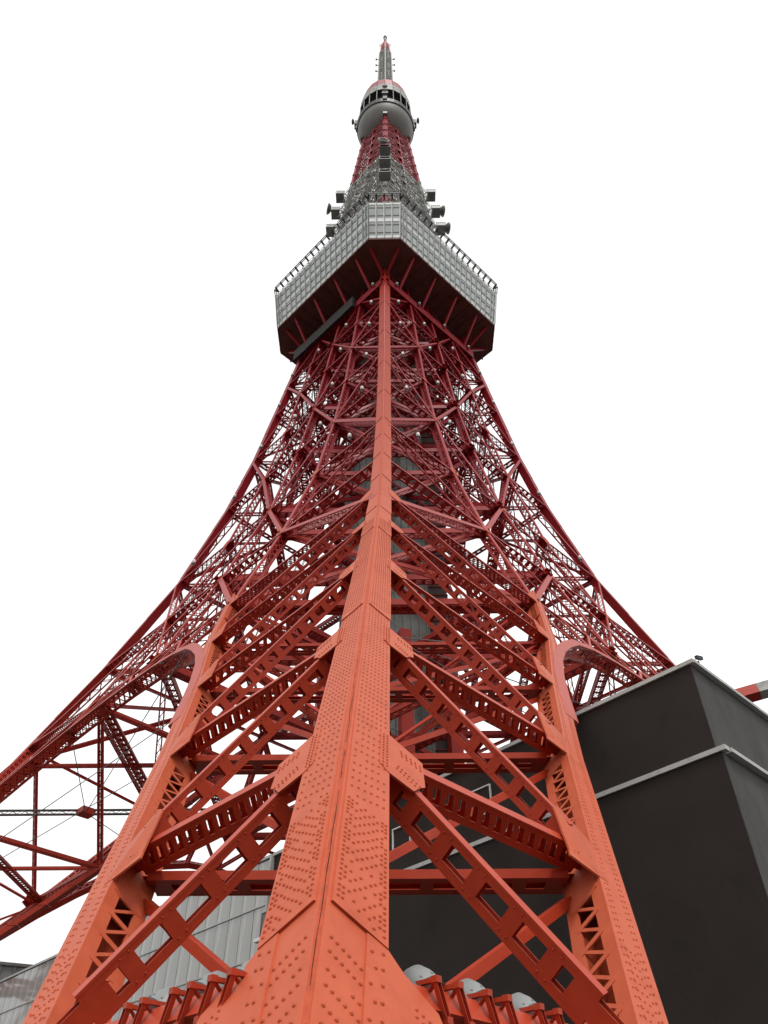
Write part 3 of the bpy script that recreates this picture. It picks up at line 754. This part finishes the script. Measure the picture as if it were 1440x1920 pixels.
mb = MB(); mb.lathe([(6.2, 212.5), (6.2, 216.6), (5.35, 222.1), (2.0, 222.3)], seg=40, cap=True); obj('drum_core', mb, 'darkgap', top)
for q in range(4):
    mb = MB(); c = V((0, -7.3, 206.6)); mb.box(c, V((.75, 0, 0)), V((0, .4, 0)), V((0, 0, .45))); mb.box(c + V((0, .2, 1.2)), V((.6, 0, 0)), V((0, .5, 0)), V((0, 0, .9))); mb.box(c + V((0, .3, -1.6)), V((.5, 0, 0)), V((0, .3, 0)), V((0, 0, 1.2)))
    mb.lathe([(.05, 0), (.55, .1), (.75, .5), (.6, .6), (.1, .4)], c + V((0, -.5, 2.6)), 14, V((0, -1, .1)))
    o = obj('equipment_pod', mb, 'darksteel', top); o.rotation_euler = (0, 0, q * math.pi / 2)
    mb = MB()
    for s in (-1, 1): mb.rod(V((0, -5.2, 199.5)), V((s * 1.5, -6.0, 201)), .3)
    mb.box(V((0, -5.5, 198.6)), V((.5, 0, 0)), V((0, .5, 0)), V((0, 0, .5)))
    o = obj('corner_cap', mb, 'steel', top); o.rotation_euler = (0, 0, q * math.pi / 2)

# ---------------- mast
mast = part('antenna_mast', tower)
def lattice(z0, z1, r0, r1, m, step, wd, name):
    mb = MB(); n = max(1, round((z1 - z0) / step))
    for i in range(n):
        za, zb = z0 + (z1 - z0) * i / n, z0 + (z1 - z0) * (i + 1) / n; ra = r0 + (r1 - r0) * i / n; rb = r0 + (r1 - r0) * (i + 1) / n
        for q in range(4):
            A, B, A1, B1 = rot(V((0, -ra, za)), q), rot(V((0, -rb, zb)), q), rot(V((ra, 0, za)), q), rot(V((rb, 0, zb)), q)
            mb.rod(A, B, wd * 1.7); mb.rod(A, A1, wd); mb.rod(A, B1, wd * .8); mb.rod(A1, B, wd * .8)
            if random.random() < .6: mb.box((A + B1) / 2, rot(ER, q) * .35, rot(NR, q) * .06, V((0, 0, step * .32)))
    obj(name, mb, m, mast)
lattice(221, 229, 2.6, 2.05, 'red', 1.6, .22, 'mast_base')
lattice(226, 262, 2.1, 1.7, 'white', 1.5, .18, 'white_lattice')
mb = MB(); mb.box(V((0, 0, 244)), V((.8, .8, 0)), V((.8, -.8, 0)), V((0, 0, 17.5))); obj('mast_core', mb, 'steel', mast)
lattice(262, 269.5, 1.45, 1.1, 'red', 1.2, .22, 'red_lattice')
mb = MB(); mb.box(V((0, 0, 265.5)), V((.7, .7, 0)), V((.7, -.7, 0)), V((0, 0, 3.6))); obj('mast_core', mb, 'red', mast)
mb = MB(); mb.lathe([(.45, 269), (.42, 276), (.6, 276.2), (.5, 277.2), (.12, 277.4), (.1, 279)], seg=10, cap=True)
for q in range(4):
    c = rot(V((1.7, 0, 268.5)), q); mb.rod(c, c + V((0, 0, 2.4)), .12); mb.rod(c, V((0, 0, 268.5)), .12)
for z in (246, 251, 256):
    for s in (-1, 1): mb.rod(V((s * 1.6, 0, z)), V((s * 2.7, 0, z + .3)), .16); mb.box(V((s * 2.6, 0, z + .3)), V((.2, 0, 0)), V((0, .2, 0)), V((0, 0, .3)))
obj('mast_tip', mb, 'darksteel', mast)

# ------------------------------------------------------------------ illumination lamps on the frame
mb = MB(); mb.lathe([(.0, .52), (.13, .5), (.2, .36), (.21, .1), (.17, 0)], seg=10); bm_ = mb.mesh('lamp_glass', M['bulb'])
for p in bm_.polygons: p.use_smooth = True
mb = MB(); mb.lathe([(.23, 0), (.24, -.18), (.10, -.25), (.08, -.45), (0, -.45)], seg=10); lm_ = mb.mesh('lamp_base', M['steel'])
ORD = ('nearest to', 'second from', 'third from', 'farthest from')
RING = {-3: 'first ring under deck', -2: 'second ring under deck', -1: 'third ring under deck', 0: 'fourth ring under deck', 1: 'fifth ring under deck', 2: 'sixth ring under deck'}
for kk in (2, 1, 0, -1, -2, -3):
    for s in (-1, 1):
        ts = (.10, .34, .62, .90) if kk < 2 else (.12, .88)
        for ti, t in enumerate(ts):
            n = NL if s < 0 else NR; P = fp(t, LV[kk], s) + n * .55 + V((0, 0, .45))
            od = ORD[ti] if len(ts) == 4 else ORD[ti * 3]
            o = thing('illumination_lamp', 'pale lamp on the %s, %s face, %s mid column' % (RING[kk], 'left' if s < 0 else 'right', od), 'lamp', P, 'illumination lamps on the tower frame')
            g = link('lamp_glass', bm_, o); h = link('lamp_base', lm_, o)
            b = MB(); b.rod(V((0, 0, -.45)), V((0, 0, -.45)) - n * .6, .1); obj('lamp_arm', b, 'red', o)

# ------------------------------------------------------------------ floodlights on the ring beam at the foot of the leg
def flood(s, a, label, z=3.64):
    n = NL if s < 0 else NR; e = EL if s < 0 else ER
    o = thing('floodlight', label, 'floodlight', corner(3.5) + e * a - n * .34 + V((0, 0, z - 3.5)), 'floodlights along the beam at the foot of the leg')
    ax = (n * .62 + V((0, 0, -.62)) + e * .1).normalized(); S = .72
    L = lambda p: [(r * S, q * S) for r, q in p]
    mb = MB(); mb.lathe(L([(.02, -.42), (.18, -.40), (.30, -.30), (.36, -.12), (.375, .14), (.36, .15), (.35, .10)]), seg=28, axis=ax); obj('housing', mb, 'lamp', o, smooth=True)
    mb = MB(); mb.lathe(L([(.362, .10), (.395, .10), (.395, .145), (.362, .145)]), seg=28, axis=ax); obj('rim', mb, 'rail', o, smooth=True)
    mb = MB(); mb.lathe(L([(.36, .12), (.28, .155), (.0, .17)]), seg=28, axis=ax); obj('lens_cover', mb, 'lamp', o, smooth=True)
    x = ax.cross(V((0, 1, 0.01))).normalized(); y = ax.cross(x)
    for k in range(10):
        an = k * 2 * math.pi / 10; d = x * math.cos(an) + y * math.sin(an)
        mb = MB(); mb.dome(d * .366 * S, d, .02, .01, 8); obj('screw', mb, 'steel', o)
    # red channel brackets that clamp the housing over the beam
    for da in (-.12, .26):
        P = e * da + n * .39 + V((0, 0, 3.52 - z)); mb = MB()
        up = (V((0, 0, 1)) - e * .42); top, bot = P + up * .17, P - up * .22
        mb.bar(top, bot, e, .075, n, .02)
        for d in (-.036, .036): mb.bar(top + e * d + n * .03, bot + e * d + n * .03, e, .010, n, .06)
        mb.bar(top, top - n * .32, e, .07, V((0, 0, 1)), .05)
        mb.bar(P + up * .14 - n * .02, P + up * .02 - n * .2, e, .05, V((0, 0, 1)), .03)
        for q in (top, bot): mb.box(q + n * .03, e * .045, n * .045, V((0, 0, .035)))
        obj('bracket', mb, 'red', o)
flood(1, 1.98, 'round grey floodlight just right of the central leg base, half behind its flare')
flood(1, 2.88, 'round grey floodlight, middle one of three right of the central leg base')
flood(1, 3.9, 'round grey floodlight farthest right of the central leg base, under the diagonal')
flood(-1, 1.5, 'round grey floodlight mostly hidden behind the left flare of the central leg base')
flood(-1, 2.3, 'round grey floodlight left of the central leg base, second from the flare')
flood(-1, 3.35, 'round grey floodlight farthest left of the central leg base, lowest in view')

# ------------------------------------------------------------------ annex building behind the leg
LB = .8135; zb = lambda z: 1.28 + LB * (z - 1.28)
WC = V((12.04, -50.54, 0)); WD = V((-.686, .7275, 0)).normalized()      # along the long wall, from the near corner
WN = V((-WD.y, WD.x, 0)); WN = WN if WN.dot(V((-1, -1, 0))) > 0 else -WN
SD = V((.7071, .7071, 0))                                               # along the end wall
ann = thing('annex_building', 'dark brown two stepped building with pale copings and grey panel wing, behind the central leg', 'building', (WC.x, WC.y, -.3))
def wp(s, z, o=0.0): return WD * (s * LB) + WN * o + V((0, 0, zb(z) + .3))
def wallbox(name, s0, s1, z0, z1, o0, o1, m, **kw):
    mb = MB(); mb.prism([wp(s0, z0, o1), wp(s1, z0, o1), wp(s1, z1, o1), wp(s0, z1, o1)], WN * (o0 - o1)); return obj(name, mb, m, ann, **kw)
HR, HL = 21.6, 17.15
wallbox('dark_wall', .0, 32.2, HL - .1, HR, -.4, 0, 'darkwall')
wallbox('lower_dark_wall', -.345, 32.2, -.8, HL - .12, -.4, .28, 'darkwall')
# end walls of both steps
def endbox(name, d0, d1, z0, z1, s, m):
    mb = MB(); p = lambda d, z: WD * (s * LB) + SD * d + V((0, 0, zb(z) + .3)); nn = V((SD.y, -SD.x, 0))
    mb.prism([p(d0, z0) + nn * .0, p(d1, z0), p(d1, z1), p(d0, z1)], -nn * .5); return obj(name, mb, m, ann)
endbox('end_wall', .02, 26, HL - .1, HR, -.03, 'greywall')
endbox('lower_end_wall', -.255, 26, -.8, HL - .12, -.36, 'greywall')
def coping(z, s0, s1, o, n, endoff, name='coping', hh=.16):
    L = (s1 - s0) / n
    for i in range(n):
        mb = MB(); a, b = s0 + i * L + (.008 if i else -.25), s0 + (i + 1) * L - .008
        c = wp((a + b) / 2, z, o); mb.box(c, WD * ((b - a) / 2 * LB), WN * .15, V((0, 0, hh / 2))); obj(name, mb, 'coping', ann)
    nn = V((SD.y, -SD.x, 0))
    for i in range(9):
        mb = MB(); a, b = i * 2.9 + .008, (i + 1) * 2.9 - .008; c = WD * ((s0 + endoff) * LB) + SD * ((a + b) / 2) + V((0, 0, zb(z) + .3)); mb.box(c, SD * ((b - a) / 2), nn * .16, V((0, 0, hh / 2 - .01))); obj(name, mb, 'coping', ann)
coping(HR + .1, 0, 32.2, -.05, 11, -.08)
coping(HL - .02, -.36, 32.2, .22, 11, -.1, 'ledge', .17)
zr_ = zb(HR) + .36
mb = MB(); mb.prism([SD * .4 + WD * .4 + V((0, 0, zr_)), WD * 27 + SD * .4 + V((0, 0, zr_)), WD * 27 + SD * 25 + V((0, 0, zr_)), SD * 25 + WD * .4 + V((0, 0, zr_))], V((0, 0, -.3))); obj('roof', mb, 'greywall', ann)
# small framed openings on the dark wall
def frame(s0, s1, z0, z1):
    f = part('window', ann)
    for a, b, c, d in ((s0, s1, z0, z0 + .06), (s0, s1, z1 - .06, z1), (s0, s0 + .06, z0 + .06, z1 - .06), (s1 - .06, s1, z0 + .06, z1 - .06)):
        mb = MB(); o = .28 if z1 < HL - .4 else 0
        mb.prism([wp(a, c, o + .08), wp(b, c, o + .08), wp(b, d, o + .08), wp(a, d, o + .08)], -WN * .1); obj('frame', mb, 'brightwhite', f)
    mb = MB(); mb.prism([wp(s0 + .09, z0 + .09, o + .02), wp(s1 - .09, z0 + .09, o + .02), wp(s1 - .09, z1 - .09, o + .02), wp(s0 + .09, z1 - .09, o + .02)], -WN * .03); obj('pane', mb, 'darkwall', f)
frame(12.6, 14.3, 18.6, 20.1); frame(17.4, 19.2, 15.6, 16.75); frame(18.8, 20.3, 18.5, 19.9)
# panel wing further along
s0 = 32.3; PW = 1.5; zr = [3.0, 6.2, 9.3, 12.4, 15.5, 18.6, 21.55]
wallbox('panel_wing_wall', s0, 78, -.8, HR - .05, -.5, -.08, 'darkgap')
wallbox('corner_trim', s0 - .16, s0 + .02, 9, HR + .05, -.4, .22, 'coping')
pmc = {}
for r in range(len(zr) - 1):
    for i in range(30):
        H = (zr[r + 1] - zr[r]) * LB; PL = PW * LB
        if r not in pmc:
            b = MB(); b.prism([WD * .022 + V((0, 0, .022)), WD * (PL - .022) + V((0, 0, .022)), WD * (PL - .022) + V((0, 0, H - .022)), WD * .022 + V((0, 0, H - .022))], -WN * .06); pmc[r] = b.mesh('wall_panel', M['panelglass'])
        if zr[r] < 9 and i > 20: continue
        o = link('wall_panel', pmc[r], ann); o.location = wp(s0 + .03 + i * PW, zr[r], .06)
        o.rotation_euler = (random.uniform(-.004, .004), random.uniform(-.004, .004), random.uniform(-.006, .006))
wallbox('wing_coping', s0, 78, HR - .03, HR + .16, -.5, .16, 'coping')
mb = MB()
for z in (15.5, 18.6): mb.prism([wp(s0, z - .05, .12), wp(78, z - .05, .12), wp(78, z + .05, .12), wp(s0, z + .05, .12)], -WN * .1)
obj('panel_rail', mb, 'coping', ann)
# service gear in the recess beside the panel wing
ld = thing('service_cabinet', 'small dark service cabinet on a white ledge beside the panel wing corner', 'cabinet', tuple(WC + wp(31.2, 16.1, .35) - V((0, 0, .3))))
mb = MB(); mb.box(V((0, 0, .75)), WD * .55, WN * .3, V((0, 0, .6))); obj('body', mb, 'rail', ld)
mb = MB(); mb.box(V((0, 0, .08)), WD * .9, WN * .4, V((0, 0, .08))); obj('ledge', mb, 'brightwhite', ld)
mb = MB(); mb.box(WN * .31 + V((0, 0, .75)), WD * .4, WN * .02, V((0, 0, .45))); obj('door', mb, 'darksteel', ld)
# roof-edge spotlights
rl = thing('roof_spotlight', 'small dark spotlight on the roof corner of the dark building', 'spotlight', tuple(WC + SD * .9 + V((0, 0, zb(HR) + .26))))
mb = MB(); mb.rod(V((0, 0, -.05)), V((0, 0, .3)), .06); obj('stem', mb, 'rail', rl)
mb = MB(); mb.box(V((.05, -.05, .42)), V((.12, .05, 0)), V((-.03, .08, .03)), V((0, 0, .08))); obj('head', mb, 'rail', rl)
tk = thing('roof_tank', 'low rounded grey roof tank behind the dark building parapet', 'tank', tuple(WC + WD * 3.2 + SD * 3 + V((0, 0, zb(HR) + .06))))
mb = MB(); mb.lathe([(1.3, 0), (1.3, .55), (1.1, .8), (.3, .92), (0, .95)], seg=24); obj('tank_body', mb, 'steel', tk, smooth=True)
mb = MB(); mb.lathe([(1.36, .25), (1.36, .33), (1.3, .33)], seg=24); obj('tank_band', mb, 'darksteel', tk)

# red and white boom behind the end wall
CF = V((.4493, .8891, .5242))
bo = thing('striped_boom', 'red and white banded box boom reaching in from the right edge above the roof', 'boom', tuple(V(camo.location) + CF * 62))
ax = V((.93, -.37, .10)).normalized(); nn = V((0.2, -.9, .3)); nn = (nn - ax * nn.dot(ax)).normalized(); uu = ax.cross(nn)
for a, b, m in ((-4.0, 0.5, 'red'), (.5, 6, 'white'), (6, 10, 'red')):
    mb = MB(); mb.bar(ax * (a + .005), ax * (b - .005), uu, .95, nn, .9); obj('boom_section', mb, m, bo)
mb = MB()
for a in (-1.2, 1.0, 3.0, 5): mb.rod(ax * a + uu * .45, ax * a + uu * .8, .05)
mb.rod(ax * -3.5 + uu * .3 - nn * .3, ax * -3.5 - uu * 30 * (1 if uu.z > 0 else -1), .7); obj('support_post', mb, 'steel', bo)

# grey block peeping over at the far left
gb = thing('grey_roof_block', 'small grey ribbed roof block at the far left behind the panel wing', 'building', tuple(V(camo.location) + V((-.4818, 1.1197, .2663)) * 72 - V((0, 0, 5))))
mb = MB(); mb.box(V((-1.5, 0, 2)), V((3.6, 1.5, 0)), V((-1.5, 3.6, 0)), V((0, 0, 3.0))); obj('wall', mb, 'steel', gb)
mb = MB(); mb.box(V((-1.5, 0, 5.1)), V((3.8, 1.6, 0)), V((-1.6, 3.8, 0)), V((0, 0, .12))); obj('roof', mb, 'darksteel', gb)
for i in range(7):
    mb = MB(); d = V((3.6, 1.5, 0)); c = V((-1.5, 0, 2)) - V((-1.5, 3.6, 0)) * 1.01 + d * (-.9 + i * .3); mb.box(c, d * .02, V((-.05, .1, 0)), V((0, 0, 2.95))); obj('rib', mb, 'darksteel', gb)

# ------------------------------------------------------------------ ground
mb = MB(); mb.v = [(-3000, -3000, -.3), (3000, -3000, -.3), (3000, 3000, -.3), (-3000, 3000, -.3)]; mb.f = [(0, 1, 2, 3)]
obj('ground', mb, 'asphalt', kind='structure')
